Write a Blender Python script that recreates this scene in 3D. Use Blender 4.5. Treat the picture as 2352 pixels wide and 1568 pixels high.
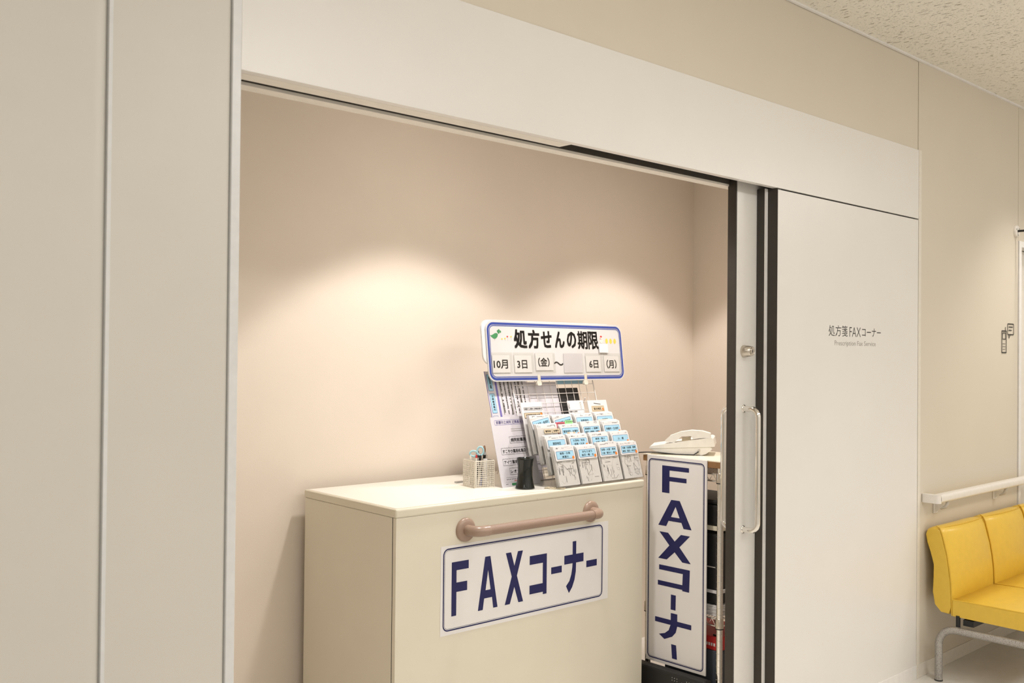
import bpy, bmesh, math, random
from math import sin, cos, pi, radians
from mathutils import Vector, Matrix
from mathutils.geometry import tessellate_polygon

SC = bpy.context.scene
COL = SC.collection
for o in list(bpy.data.objects):
    bpy.data.objects.remove(o)

# ------------------------------------------------------------------ camera
YAW, PIT, ROL, FPX = radians(42.766), radians(.6104), radians(.5494), 2245.5
fwd = Vector((sin(YAW)*cos(PIT), cos(YAW)*cos(PIT), sin(PIT)))
rgt = fwd.cross(Vector((0, 0, 1))).normalized()
upv = rgt.cross(fwd)
r2 = rgt*cos(ROL) + upv*sin(ROL)
u2 = -rgt*sin(ROL) + upv*cos(ROL)
cam = bpy.data.cameras.new('camera')
cam.sensor_width = 36
cam.lens = FPX/2352*36
cam.clip_start = .05
cam.dof.use_dof = True
cam.dof.focus_distance = 3.7
cam.dof.aperture_fstop = 6.3
co = bpy.data.objects.new('camera', cam)
COL.objects.link(co)
m = Matrix((r2, u2, -fwd)).transposed().to_4x4()
m.translation = (0, -1.9916, 1.45)
co.matrix_world = m
SC.camera = co

# ------------------------------------------------------------------ world, lights, exposure
SC.view_settings.view_transform = 'Standard'
SC.view_settings.look = 'None'
SC.view_settings.exposure = -.1
SC.view_settings.gamma = 1
SC.view_settings.use_curve_mapping = False
w = bpy.data.worlds.new('world')
SC.world = w
w.use_nodes = True
w.node_tree.nodes['Background'].inputs[0].default_value = (1, .92, .82, 1)
w.node_tree.nodes['Background'].inputs[1].default_value = .1


def area(name, loc, sx, sy, energy, color, rot=(0, 0, 0), spread=180):
    l = bpy.data.lights.new(name, 'AREA')
    l.shape = 'RECTANGLE'
    l.size, l.size_y = sx, sy
    l.energy = energy
    l.color = color
    l.spread = radians(spread)
    o = bpy.data.objects.new(name, l)
    o.location = loc
    o.rotation_euler = rot
    COL.objects.link(o)
    return o


def spot(name, loc, energy, color, size, blend, radius=.04, rot=(0, 0, 0)):
    l = bpy.data.lights.new(name, 'SPOT')
    l.energy = energy
    l.color = color
    l.spot_size = radians(size)
    l.spot_blend = blend
    l.shadow_soft_size = radius
    o = bpy.data.objects.new(name, l)
    o.location = loc
    o.rotation_euler = rot
    COL.objects.link(o)
    return o


WARM = (1, .975, .95)
# recessed corridor ceiling panels
for x, e in ((-1.8, 12), (.5, 19.5), (2.8, 30), (5.1, 16), (7.4, 22)):
    area('corridor_ceiling_light', (x, -2.45, 2.775), 1.2, .6, e, WARM)


def fill_point(name, loc, energy, color, radius):
    l = bpy.data.lights.new(name, 'POINT')
    l.energy = energy
    l.color = color
    l.shadow_soft_size = radius
    o = bpy.data.objects.new(name, l)
    o.location = loc
    COL.objects.link(o)


fill_point('corridor_fill', (1.9, -1.7, 2.55), 12, WARM, .12)  # added unseen point lamps, fill for the upper walls and ceiling
fill_point('corridor_fill', (-.7, -1.5, 2.5), 5.5, WARM, .12)
fill_point('corridor_fill', (5.6, -1.9, 2.55), 9, WARM, .12)
spot('corridor_downlight', (5.45, -.58, 2.76), 60, (1, .93, .87), 98, .85, .05)
spot('corridor_downlight', (3.7, -1.05, 2.76), 36, (1, .96, .92), 82, .8, .05)
# two recessed downlights in the alcove: a sharp cone each, plus an added weak wide fill
for x in (2.37, 3.575):
    spot('alcove_downlight', (x, .45, 2.6), 86, (1, .935, .90), 95, .22, .06)
    spot('alcove_fill', (x, .45, 2.6), 10, (1, .96, .90), 172, 1, .045)


# ------------------------------------------------------------------ materials
def mat(name, col, rough=.5, metal=0, noise=.03, nscale=40, bump=0, bscale=200, spec=.5, coat=0):
    m = bpy.data.materials.new(name)
    m.use_nodes = True
    nt = m.node_tree
    b = nt.nodes['Principled BSDF']
    b.inputs['Roughness'].default_value = rough
    b.inputs['Metallic'].default_value = metal
    b.inputs['Specular IOR Level'].default_value = spec
    b.inputs['Coat Weight'].default_value = coat
    tc = nt.nodes.new('ShaderNodeTexCoord')
    n = nt.nodes.new('ShaderNodeTexNoise')
    n.inputs['Scale'].default_value = nscale
    n.inputs['Detail'].default_value = 3
    nt.links.new(tc.outputs['Object'], n.inputs['Vector'])
    r = nt.nodes.new('ShaderNodeValToRGB')
    r.color_ramp.elements[0].position = .3
    r.color_ramp.elements[1].position = .7
    r.color_ramp.elements[0].color = [c*(1-noise) for c in col] + [1]
    r.color_ramp.elements[1].color = [min(1, c*(1+noise)) for c in col] + [1]
    nt.links.new(n.outputs['Fac'], r.inputs['Fac'])
    nt.links.new(r.outputs['Color'], b.inputs['Base Color'])
    if bump:
        n2 = nt.nodes.new('ShaderNodeTexNoise')
        n2.inputs['Scale'].default_value = bscale
        nt.links.new(tc.outputs['Object'], n2.inputs['Vector'])
        bp = nt.nodes.new('ShaderNodeBump')
        bp.inputs['Strength'].default_value = bump
        bp.inputs['Distance'].default_value = .002
        nt.links.new(n2.outputs['Fac'], bp.inputs['Height'])
        nt.links.new(bp.outputs['Normal'], b.inputs['Normal'])
    return m


def ceiling_mat():
    m = mat('acoustic_ceiling', (.78, .75, .66), .9)
    nt = m.node_tree
    b = nt.nodes['Principled BSDF']
    tc = nt.nodes.new('ShaderNodeTexCoord')
    acc = None
    for sx, sy, lo, hi in ((120, 28, .64, .71), (330, 120, .65, .76)):
        mp = nt.nodes.new('ShaderNodeMapping')
        mp.inputs['Scale'].default_value = (sx, sy, 1)
        mp.inputs['Rotation'].default_value = (0, 0, radians(6))
        nt.links.new(tc.outputs['Object'], mp.inputs['Vector'])
        n = nt.nodes.new('ShaderNodeTexNoise')
        n.inputs['Scale'].default_value = 1
        n.inputs['Detail'].default_value = 2
        nt.links.new(mp.outputs['Vector'], n.inputs['Vector'])
        mr = nt.nodes.new('ShaderNodeMapRange')
        mr.inputs['From Min'].default_value = lo
        mr.inputs['From Max'].default_value = hi
        nt.links.new(n.outputs['Fac'], mr.inputs['Value'])
        if acc is None:
            acc = mr.outputs['Result']
        else:
            mx = nt.nodes.new('ShaderNodeMath')
            mx.operation = 'MAXIMUM'
            nt.links.new(acc, mx.inputs[0])
            nt.links.new(mr.outputs['Result'], mx.inputs[1])
            acc = mx.outputs[0]
    mix = nt.nodes.new('ShaderNodeMixRGB')
    mix.inputs['Color1'].default_value = (.86, .825, .735, 1)
    mix.inputs['Color2'].default_value = (.42, .36, .26, 1)
    nt.links.new(acc, mix.inputs['Fac'])
    nt.links.new(mix.outputs['Color'], b.inputs['Base Color'])
    bp = nt.nodes.new('ShaderNodeBump')
    bp.invert = True
    bp.inputs['Distance'].default_value = .004
    nt.links.new(acc, bp.inputs['Height'])
    nt.links.new(bp.outputs['Normal'], b.inputs['Normal'])
    return m


def paper_cloth_mat(name, col):
    """woven wall covering: two crossed fine waves as relief"""
    m = mat(name, col, .8, noise=.02, nscale=3)
    nt = m.node_tree
    b = nt.nodes['Principled BSDF']
    tc = nt.nodes.new('ShaderNodeTexCoord')
    mp = nt.nodes.new('ShaderNodeMapping')
    mp.inputs['Scale'].default_value = (260, 260, 420)
    nt.links.new(tc.outputs['Object'], mp.inputs['Vector'])
    n = nt.nodes.new('ShaderNodeTexNoise')
    n.inputs['Scale'].default_value = 1
    nt.links.new(mp.outputs['Vector'], n.inputs['Vector'])
    bp = nt.nodes.new('ShaderNodeBump')
    bp.inputs['Strength'].default_value = .25
    bp.inputs['Distance'].default_value = .001
    nt.links.new(n.outputs['Fac'], bp.inputs['Height'])
    nt.links.new(bp.outputs['Normal'], b.inputs['Normal'])
    return m


def clear_mat(name, tint=(.97, .97, .96), gloss=.08):
    m = bpy.data.materials.new(name)
    m.use_nodes = True
    nt = m.node_tree
    nt.nodes.remove(nt.nodes['Principled BSDF'])
    t = nt.nodes.new('ShaderNodeBsdfTransparent')
    t.inputs[0].default_value = (*tint, 1)
    g = nt.nodes.new('ShaderNodeBsdfGlossy')
    g.inputs['Roughness'].default_value = .06
    lf = nt.nodes.new('ShaderNodeLayerWeight')
    lf.inputs['Blend'].default_value = .35
    lw = nt.nodes.new('ShaderNodeMapRange')
    lw.inputs['To Min'].default_value = .03
    lw.inputs['To Max'].default_value = .45
    pw = nt.nodes.new('ShaderNodeMath')
    pw.operation = 'POWER'
    pw.inputs[1].default_value = 3
    nt.links.new(lf.outputs['Facing'], pw.inputs[0])
    nt.links.new(pw.outputs[0], lw.inputs['Value'])
    n = nt.nodes.new('ShaderNodeTexNoise')
    n.inputs['Scale'].default_value = 30
    bp = nt.nodes.new('ShaderNodeBump')
    bp.inputs['Strength'].default_value = .15
    bp.inputs['Distance'].default_value = .003
    nt.links.new(n.outputs['Fac'], bp.inputs['Height'])
    nt.links.new(bp.outputs['Normal'], g.inputs['Normal'])
    mx = nt.nodes.new('ShaderNodeMixShader')
    nt.links.new(lw.outputs[0], mx.inputs[0])
    nt.links.new(t.outputs[0], mx.inputs[1])
    nt.links.new(g.outputs[0], mx.inputs[2])
    nt.links.new(mx.outputs[0], nt.nodes['Material Output'].inputs[0])
    return m


def scratched_mat():
    m = mat('worn_grey_paint', (.50, .47, .43), .38, metal=.55)
    nt = m.node_tree
    b = nt.nodes['Principled BSDF']
    tc = nt.nodes.new('ShaderNodeTexCoord')
    n = nt.nodes.new('ShaderNodeTexNoise')
    n.inputs['Scale'].default_value = 300
    n.inputs['Detail'].default_value = 8
    nt.links.new(tc.outputs['Object'], n.inputs['Vector'])
    r = nt.nodes.new('ShaderNodeValToRGB')
    r.color_ramp.elements[0].position = .50
    r.color_ramp.elements[0].color = (.46, .445, .42, 1)
    r.color_ramp.elements[1].position = .72
    r.color_ramp.elements[1].color = (.12, .08, .07, 1)
    nt.links.new(n.outputs['Fac'], r.inputs['Fac'])
    nt.links.new(r.outputs['Color'], b.inputs['Base Color'])
    return m


def top_edge_mat():
    """cream laminate edge with a few dark chips"""
    m = mat('cream_edge', (.72, .67, .54), .35)  # base tone lowered: shade of the upright edge put into the colour
    nt = m.node_tree
    b = nt.nodes['Principled BSDF']
    tc = nt.nodes.new('ShaderNodeTexCoord')
    n = nt.nodes.new('ShaderNodeTexNoise')
    n.inputs['Scale'].default_value = 26
    n.inputs['Detail'].default_value = 8
    nt.links.new(tc.outputs['Object'], n.inputs['Vector'])
    r = nt.nodes.new('ShaderNodeValToRGB')
    r.color_ramp.elements[0].position = .70
    r.color_ramp.elements[0].color = (.72, .67, .54, 1)
    r.color_ramp.elements[1].position = .74
    r.color_ramp.elements[1].color = (.40, .33, .22, 1)
    nt.links.new(n.outputs['Fac'], r.inputs['Fac'])
    nt.links.new(r.outputs['Color'], b.inputs['Base Color'])
    return m


M = {
    'white': mat('white_panel', (.80, .775, .735), .32, noise=.01, nscale=4, bump=.03, bscale=500),
    'beige': mat('beige_panel', (.70, .635, .525), .30, noise=.01, nscale=4, bump=.03, bscale=500),
    'left': mat('pale_beige_panel', (.665, .635, .575), .42, noise=.012, nscale=5, bump=.06, bscale=420),
    'trim': mat('white_trim', (.84, .82, .79), .35),
    'jamb': mat('jamb_white', (.735, .74, .735), .35),
    'trimb': mat('beige_trim', (.78, .73, .64), .35),
    'soffit': mat('soffit_cream', (.86, .81, .73), .45),
    'cloth': paper_cloth_mat('wall_covering', (.765, .68, .58)),
    'ceil': ceiling_mat(),
    'floor': mat('vinyl_floor', (.78, .745, .685), .35, noise=.05, nscale=8),
    'dark': mat('dark_bronze', (.036, .030, .023), .45, noise=.05),
    'black': mat('black_void', (.010, .009, .008), .6),
    'track': mat('dark_track', (.055, .048, .038), .6),
    'grey': mat('grey_track', (.34, .32, .26), .6),
    'leaf': mat('door_leaf_white', (.76, .735, .69), .30, noise=.01),
    'chrome': mat('chrome', (.80, .78, .74), .07, 1, noise=.02),
    'nickel': mat('brushed_nickel', (.62, .57, .50), .28, 1, noise=.06, nscale=200),
    'cream': mat('cream_laminate', (.75, .70, .575), .42, noise=.012, nscale=6),
    'ctop': mat('cream_top', (.90, .875, .79), .28, noise=.01, nscale=6),
    'cedge': top_edge_mat(),
    'tan': mat('tan_plastic', (.35, .245, .185), .30, noise=.03),
    'tanrib': mat('tan_ribbed_grip', (.32, .22, .165), .38, noise=.08, nscale=400, bump=.5, bscale=600),
    'paper': mat('white_paper', (.74, .725, .72), .55, noise=.015, nscale=12),
    'paper2': mat('lavender_paper', (.64, .615, .65), .5, noise=.02, nscale=12),
    'film': mat('laminated_white', (.80, .78, .765), .22, noise=.015, nscale=9),
    'sign': mat('sign_white', (.61, .60, .59), .22, noise=.015, nscale=9),
    'navy': mat('navy_print', (.020, .021, .095), .45, noise=.06, nscale=20, spec=.25),
    'blue': mat('blue_print', (.030, .060, .30), .35, noise=.05),
    'ink': mat('black_ink', (.018, .016, .014), .45),
    'ink2': mat('grey_ink', (.09, .085, .08), .5),
    'ink3': mat('pale_grey_ink', (.30, .28, .25), .5),
    'map': mat('map_grey', (.42, .41, .41), .5),
    'sky': mat('light_blue_label', (.36, .62, .78), .4, noise=.03),
    'skyd': mat('label_border_blue', (.07, .16, .34), .4),
    'orange': mat('orange_dot', (.85, .23, .03), .5),
    'yellowp': mat('yellow_print', (.85, .55, .08), .5),
    'green': mat('green_print', (.05, .24, .09), .5),
    'lgreen': mat('pale_green_slip', (.30, .72, .28), .5),
    'red': mat('red_print', (.55, .03, .03), .5),
    'pinkslip': mat('pink_slip', (.65, .10, .14), .5),
    'purple': mat('purple_print', (.17, .14, .42), .5),
    'tape': mat('yellowed_tape', (.62, .52, .36), .35),
    'clear': clear_mat('clear_acrylic'),
    'wire': mat('white_wire', (.78, .72, .68), .4),
    'bplastic': mat('black_gloss_plastic', (.008, .010, .008), .12, noise=.1),
    'bmatte': mat('black_matte', (.012, .012, .012), .55),
    'blead': mat('black_cable', (.012, .012, .012), .4),
    'cup': mat('ivory_plastic', (.78, .73, .63), .4),
    'lblue': mat('pale_blue_plastic', (.40, .66, .74), .3),
    'steel': mat('steel', (.45, .45, .45), .3, 1),
    'brown': mat('brown_wood', (.22, .11, .05), .45, noise=.2, nscale=60),
    'phone': mat('ivory_phone', (.80, .78, .72), .35),
    'rtop': mat('cream_rack_top', (.80, .75, .60), .3),
    'rwood': mat('brown_edge', (.27, .14, .055), .45, noise=.1, nscale=60),
    'yellow': mat('yellow_vinyl', (.76, .50, .055), .36, noise=.03, nscale=30, bump=.05, bscale=900, coat=.15),
    'piping': mat('yellow_piping', (.70, .44, .04), .4),
    'worn': scratched_mat(),
    'rail': mat('white_rail', (.82, .78, .72), .3),
    'greyp': mat('grey_plastic', (.55, .52, .47), .4),
    'navybox': mat('slate_box', (.055, .065, .085), .6),
    'cord': mat('straw_cord', (.66, .58, .42), .7),
    'carddoor': mat('pale_door', (.80, .76, .68), .4),
}


# ------------------------------------------------------------------ mesh helpers
V = Vector
XZ = lambda x, y, z: (V((x, y, z)), V((1, 0, 0)), V((0, 0, 1)))     # a frame facing the corridor


def lean(x, y, z, deg, rot=0):
    p = radians(deg)
    u = V((cos(rot), sin(rot), 0))
    v = V((-sin(rot)*sin(p), cos(rot)*sin(p), cos(p)))
    return (V((x, y, z)), u, v)


TXT = {}


def text2d(s, bold):
    k = (s, bold)
    if k not in TXT:
        cu = bpy.data.curves.new('txt', 'FONT')
        cu.body = s
        cu.size = 1
        cu.offset = bold
        cu.resolution_u = 2
        ob = bpy.data.objects.new('txt', cu)
        COL.objects.link(ob)
        dg = bpy.context.evaluated_depsgraph_get()
        ev = ob.evaluated_get(dg)
        me = ev.to_mesh()
        vs = [(v.co.x, v.co.y) for v in me.vertices]
        fs = [tuple(p.vertices) for p in me.polygons]
        ev.to_mesh_clear()
        bpy.data.objects.remove(ob)
        bpy.data.curves.remove(cu)
        TXT[k] = (vs, fs)
    return TXT[k]


class MB:
    def __init__(s):
        s.v, s.f, s.m, s.sm, s.mats = [], [], [], [], []

    def mi(s, name):
        if name not in s.mats:
            s.mats.append(name)
        return s.mats.index(name)

    def add(s, vs, fs, mt, smooth=False):
        b = len(s.v)
        s.v += [V(q) for q in vs]
        i = s.mi(mt)
        for f in fs:
            s.f.append(tuple(b+k for k in f))
            s.m.append(i)
            s.sm.append(smooth)
        return s

    def box(s, x0, x1, y0, y1, z0, z1, mt):
        vs = [(x, y, z) for x in (x0, x1) for y in (y0, y1) for z in (z0, z1)]
        return s.add(vs, [(0, 1, 3, 2), (4, 6, 7, 5), (0, 4, 5, 1), (2, 3, 7, 6), (0, 2, 6, 4), (1, 5, 7, 3)], mt)

    def fbox(s, fr, x0, x1, y0, y1, h0, h1, mt):
        o, u, v = fr
        n = u.cross(v)
        vs = [o+u*x+n*h+v*y for x in (x0, x1) for h in (h1, h0) for y in (y0, y1)]
        return s.add(vs, [(0, 1, 3, 2), (4, 6, 7, 5), (0, 4, 5, 1), (2, 3, 7, 6), (0, 2, 6, 4), (1, 5, 7, 3)], mt)

    def poly(s, fr, pts, h, mt, holes=(), h0=None):
        """flat polygon at height h above the frame; with h0 it becomes a prism"""
        o, u, v = fr
        n = u.cross(v)
        loops = [list(pts)] + [list(q) for q in holes]
        tris = tessellate_polygon([[V((a, b, 0)) for a, b in l] for l in loops])
        flat = [p for l in loops for p in l]
        vs = [o+u*a+v*b+n*h for a, b in flat]
        fs = []
        for t in tris:
            a, b, c = (flat[i] for i in t)
            ar = (b[0]-a[0])*(c[1]-a[1])-(b[1]-a[1])*(c[0]-a[0])
            fs.append(tuple(t) if ar > 0 else tuple(reversed(t)))
        s.add(vs, fs, mt)
        if h0 is not None:
            for l in loops:
                k = len(l)
                vs = [o+u*a+v*b+n*h for a, b in l]+[o+u*a+v*b+n*h0 for a, b in l]
                s.add(vs, [(i, (i+1) % k, k+(i+1) % k, k+i) for i in range(k)], mt)
            s.add([o+u*a+v*b+n*h0 for a, b in flat], [tuple(reversed(f)) for f in fs], mt)
        return s

    def rect(s, fr, x0, y0, x1, y1, h, mt):
        return s.poly(fr, [(x0, y0), (x1, y0), (x1, y1), (x0, y1)], h, mt)

    def rrect(s, fr, x0, y0, x1, y1, r, h, mt, h0=None):
        return s.poly(fr, rr(x0, y0, x1, y1, r), h, mt, h0=h0)

    def ring(s, fr, x0, y0, x1, y1, r, t, h, mt):
        a, b = rr(x0, y0, x1, y1, r), rr(x0+t, y0+t, x1-t, y1-t, max(r-t, .0003))
        k = len(a)
        o, u, v = fr
        n = u.cross(v)
        vs = [o+u*p+v*q+n*h for p, q in a+b]
        return s.add(vs, [(i, (i+1) % k, k+(i+1) % k, k+i) for i in range(k)], mt)

    def line(s, fr, pts, t, h, mt):
        o, u, v = fr
        n = u.cross(v)
        for (a, b), (c, d) in zip(pts, pts[1:]):
            L = math.hypot(c-a, d-b) or 1e-9
            px, py = -(d-b)/L*t/2, (c-a)/L*t/2
            vs = [(a+px, b+py), (a-px, b-py), (c-px, d-py), (c+px, d+py)]
            s.add([o+u*p+v*q+n*h for p, q in vs], [(0, 1, 2, 3)], mt)
        return s

    def text(s, fr, st, x0, y0, x1, y1, h, mt, bold=0, rot=0):
        vs, fs = text2d(st, min(bold, 0))
        if not vs:
            return s
        if rot:
            vs = [(-b*rot, a*rot) for a, b in vs]
        ax, bx = min(a for a, b in vs), max(a for a, b in vs)
        ay, by = min(b for a, b in vs), max(b for a, b in vs)
        sx, sy = (x1-x0)/max(bx-ax, 1e-6), (y1-y0)/max(by-ay, 1e-6)
        o, u, v = fr
        n = u.cross(v)
        d = bold*(y1-y0)
        for i, j in (((0, 0),) if bold <= 0 else ((-1, -1), (1, -1), (-1, 1), (1, 1), (0, 0))):
            x0_, x1_, y0_, y1_ = x0+d, x1-d, y0+d, y1-d
            sx, sy = (x1_-x0_)/max(bx-ax, 1e-6), (y1_-y0_)/max(by-ay, 1e-6)
            s.add([o+u*(x0_+(a-ax)*sx+d*i)+v*(y0_+(b-ay)*sy+d*j)+n*h for a, b in vs], fs, mt)
        return s

    def tube(s, path, r, mt, seg=12, closed=False, caps=True):
        P = [V(p) for p in path]
        n = len(P)
        R = r if isinstance(r, (list, tuple)) else [r]*n
        T = []
        for i in range(n):
            a = P[(i-1) % n] if closed or i else P[0]
            b = P[(i+1) % n] if closed or i < n-1 else P[-1]
            T.append((b-a).normalized())
        ref = V((0, 0, 1)) if abs(T[0].z) < .9 else V((1, 0, 0))
        N = (ref - T[0]*ref.dot(T[0])).normalized()
        vs = []
        for i in range(n):
            if i:
                N = (N - T[i]*N.dot(T[i])).normalized()
            B = T[i].cross(N)
            vs += [P[i]+(N*cos(2*pi*k/seg)+B*sin(2*pi*k/seg))*R[i] for k in range(seg)]
        fs = []
        for i in range(n if closed else n-1):
            j = (i+1) % n
            fs += [(i*seg+k, i*seg+(k+1) % seg, j*seg+(k+1) % seg, j*seg+k) for k in range(seg)]
        s.add(vs, fs, mt, True)
        if caps and not closed:
            s.add(vs[:seg], [tuple(reversed(range(seg)))], mt)
            s.add(vs[-seg:], [tuple(range(seg))], mt)
        return s

    def lathe(s, o, axis, prof, mt, seg=32, smooth=True):
        """prof: (distance along axis, radius)"""
        o, a = V(o), V(axis).normalized()
        ref = V((0, 0, 1)) if abs(a.z) < .9 else V((1, 0, 0))
        N = (ref-a*ref.dot(a)).normalized()
        B = a.cross(N)
        vs = [o+a*d+(N*cos(2*pi*k/seg)+B*sin(2*pi*k/seg))*r for d, r in prof for k in range(seg)]
        fs = [(i*seg+k, i*seg+(k+1) % seg, (i+1)*seg+(k+1) % seg, (i+1)*seg+k) for i in range(len(prof)-1) for k in range(seg)]
        s.add(vs, fs, mt, smooth)
        s.add(vs[:seg], [tuple(reversed(range(seg)))], mt)
        s.add(vs[-seg:], [tuple(range(seg))], mt)
        return s


def rr(x0, y0, x1, y1, r, k=6):
    out = []
    for cx, cy, a in ((x1-r, y1-r, 0), (x0+r, y1-r, 90), (x0+r, y0+r, 180), (x1-r, y0+r, 270)):
        for i in range(k+1):
            t = radians(a+90*i/k)
            out.append((cx+r*cos(t), cy+r*sin(t)))
    return out


def circ(cx, cy, rx, ry=None, k=16):
    ry = ry or rx
    return [(cx+rx*cos(2*pi*i/k), cy+ry*sin(2*pi*i/k)) for i in range(k)]


def arc(c, a, b, r, t0, t1, k=8):
    """points of an arc in the plane spanned by a, b"""
    c, a, b = V(c), V(a), V(b)
    return [c+a*r*cos(radians(t0+(t1-t0)*i/k))+b*r*sin(radians(t0+(t1-t0)*i/k)) for i in range(k+1)]


def mesh_of(name, mb, base):
    me = bpy.data.meshes.new(name)
    me.from_pydata([tuple(v-base) for v in mb.v], [], mb.f)
    for k in mb.mats:
        me.materials.append(M[k])
    for p, i, sm in zip(me.polygons, mb.m, mb.sm):
        p.material_index = i
        p.use_smooth = sm
    me.update()
    return me


BASE = {}


def obj(name, mb, parent=None, base=None, bevel=0, label=None, seg=2):
    """one mesh object; a child keeps the base (origin) of its thing"""
    base = BASE[parent.name] if parent else V(base or (0, 0, 0))
    o = bpy.data.objects.new(name, mesh_of(name, mb, base))
    COL.objects.link(o)
    if parent:
        o.parent = parent
    else:
        o.location = base
    BASE[o.name] = base
    if bevel:
        b = o.modifiers.new('bevel', 'BEVEL')
        b.width = bevel
        b.segments = seg
        b.limit_method = 'ANGLE'
    if label:
        o['label'] = label
    return o


def thing(name, label, cat, loc, group=None):
    o = bpy.data.objects.new(name, None)
    o.empty_display_size = .05
    COL.objects.link(o)
    o.location = loc
    BASE[o.name] = V(loc)
    return tag(o, label, cat, group)


def tag(o, label, cat, group=None):
    o['label'] = label
    o['category'] = cat
    if group:
        o['group'] = group
    return o


def struct(name, mb, bevel=0, label=None, parent=None):
    o = obj(name, mb, parent, bevel=bevel)
    if not parent:
        o['kind'] = 'structure'
    if label:
        o['label'] = label
    return o


# ------------------------------------------------------------------ the setting
HEAD, TAN, CEIL = 2.068, 2.379, 2.787
struct('floor', MB().box(-3, 9, -3.4, 1.4, -.1, 0, 'floor'), label='grey beige vinyl floor of the corridor')
struct('ceiling', MB().box(-3, 9, -3.4, 0, CEIL, CEIL+.1, 'ceil'), label='cream acoustic ceiling with short dark fissures')
struct('ceiling', MB().box(.3, 4.4, .155, 1.4, 2.62, 2.72, 'trim'), label='ceiling of the alcove')
struct('wall_rear', MB().box(-3, 9, -3.5, -3.4, 0, CEIL, 'trim'), label='corridor wall behind the viewer')
struct('wall_end', MB().box(-3.1, -3, -3.4, 0, 0, CEIL, 'left'), label='near end wall of the corridor')
struct('wall_far_end', MB().box(9, 9.1, -3.4, 0, 0, CEIL, 'left'), label='far end wall of the corridor')

# left wall: two wall panels
wl = MB()
wl.box(-3, 1.0, .012, .16, 0, CEIL, 'left')
wl = struct('wall_left', wl, label='pale beige panelled wall left of the opening')
BASE[wl.name] = V((0, 0, 0))


def soft_panel(x0, x1, z0, z1, e, d, mt):
    """panel whose right edge falls back softly into the joint"""
    mb = MB()
    xs = [(x0, 0)] + [(x1-e+e*i/8, d*(1-math.sqrt(max(0, 1-(i/8)**2)))) for i in range(9)]
    vs = [(x, y, z) for x, y in xs for z in (z0, z1)]
    fs = [(2*i, 2*i+2, 2*i+3, 2*i+1) for i in range(len(xs)-1)]
    mb.add(vs, fs, mt, True)
    return mb


obj('panel', soft_panel(-3, .731, 0, CEIL, .03, .010, 'left'), wl)
obj('panel', soft_panel(.738, .997, 0, CEIL, .014, .008, 'left'), wl)
struct('trim_1', MB().box(.730, .7385, -.003, .012, 0, CEIL, 'jamb'), .001, 'slim white vertical joint strip in the left wall')
struct('trim_2', MB().box(.9965, 1.018, -.004, .16, 0, CEIL, 'jamb'), .002, 'white door jamb at the left of the opening')

# front wall over and beside the opening
wf = struct('wall_front', MB().box(1.018, 4.33, .112, .155, HEAD, 2.75, 'soffit'), label='lintel behind the sliding door track')
obj('header_panel', MB().box(1.019, 4.334, 0, .024, HEAD, TAN, 'white'), wf, bevel=.0012, label='white header panel above the opening')
obj('upper_panel', MB().box(1.019, 4.3285, .003, .024, TAN, CEIL, 'beige'), wf, label='beige upper wall panel')
obj('track_cover', MB().box(1.019, 2.095, .0245, .072, HEAD, HEAD+.012, 'soffit'), wf, label='cream cover strip under the track')
obj('door_track', MB().box(1.019, 4.33, .0245, .1115, HEAD+.030, HEAD+.15, 'track'), wf, label='dark sliding door track slot')
obj('joint_backing', MB().box(4.326, 4.372, .0245, .04, 0, CEIL, 'dark'), wf)
obj('upper_panel', MB().box(4.3315, 4.361, .001, .018, TAN, CEIL, 'beige'), wf)
tb = MB()
tb.box(1.019, 4.33, .1085, .1118, HEAD+.0075, HEAD+.12, 'track')
obj('slot_liner', tb, wf)

# fixed panel in front of the door pocket
wp = struct('wall_pocket', MB().box(3.2, 4.33, .003, .040, .0, HEAD-.006, 'dark'), label='fixed white panel covering the sliding door pocket')
obj('panel', MB().box(3.180, 4.331, 0, .003, .061, HEAD-.006, 'white'), wp)
obj('edge_profile', MB().box(3.178, 3.2, .0012, .042, 0, HEAD, 'dark'), wp, label='dark bronze edge of the pocket panel')
obj('light_strip', MB().box(3.162, 3.2, .0422, .046, 0, HEAD, 'trim'), wp)
obj('inner_profile', MB().box(3.161, 3.2, .0462, .0775, 0, HEAD, 'dark'), wp)
obj('rear_skin', MB().box(3.25, 4.31, .125, .155, 0, 2.6, 'cloth'), wp)
F0 = XZ(0, 0, 0)
lt = MB()
lt.text(F0, '処方箋', 3.551, 1.5255, 3.700, 1.569, .0004, 'ink', -.004)
lt.text(F0, 'FAX', 3.716, 1.526, 3.808, 1.564, .0004, 'ink', -.012)
lt.text(F0, 'コーナー', 3.820, 1.528, 3.982, 1.563, .0004, 'ink', 0)
obj('lettering', lt, wp, label='Japanese wall lettering for the fax corner')
lt = MB().text(F0, 'Prescription Fax Service', 3.597, 1.483, 3.937, 1.508, .0004, 'ink3', -.006)
obj('lettering', lt, wp, label='small grey English lettering')

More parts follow.
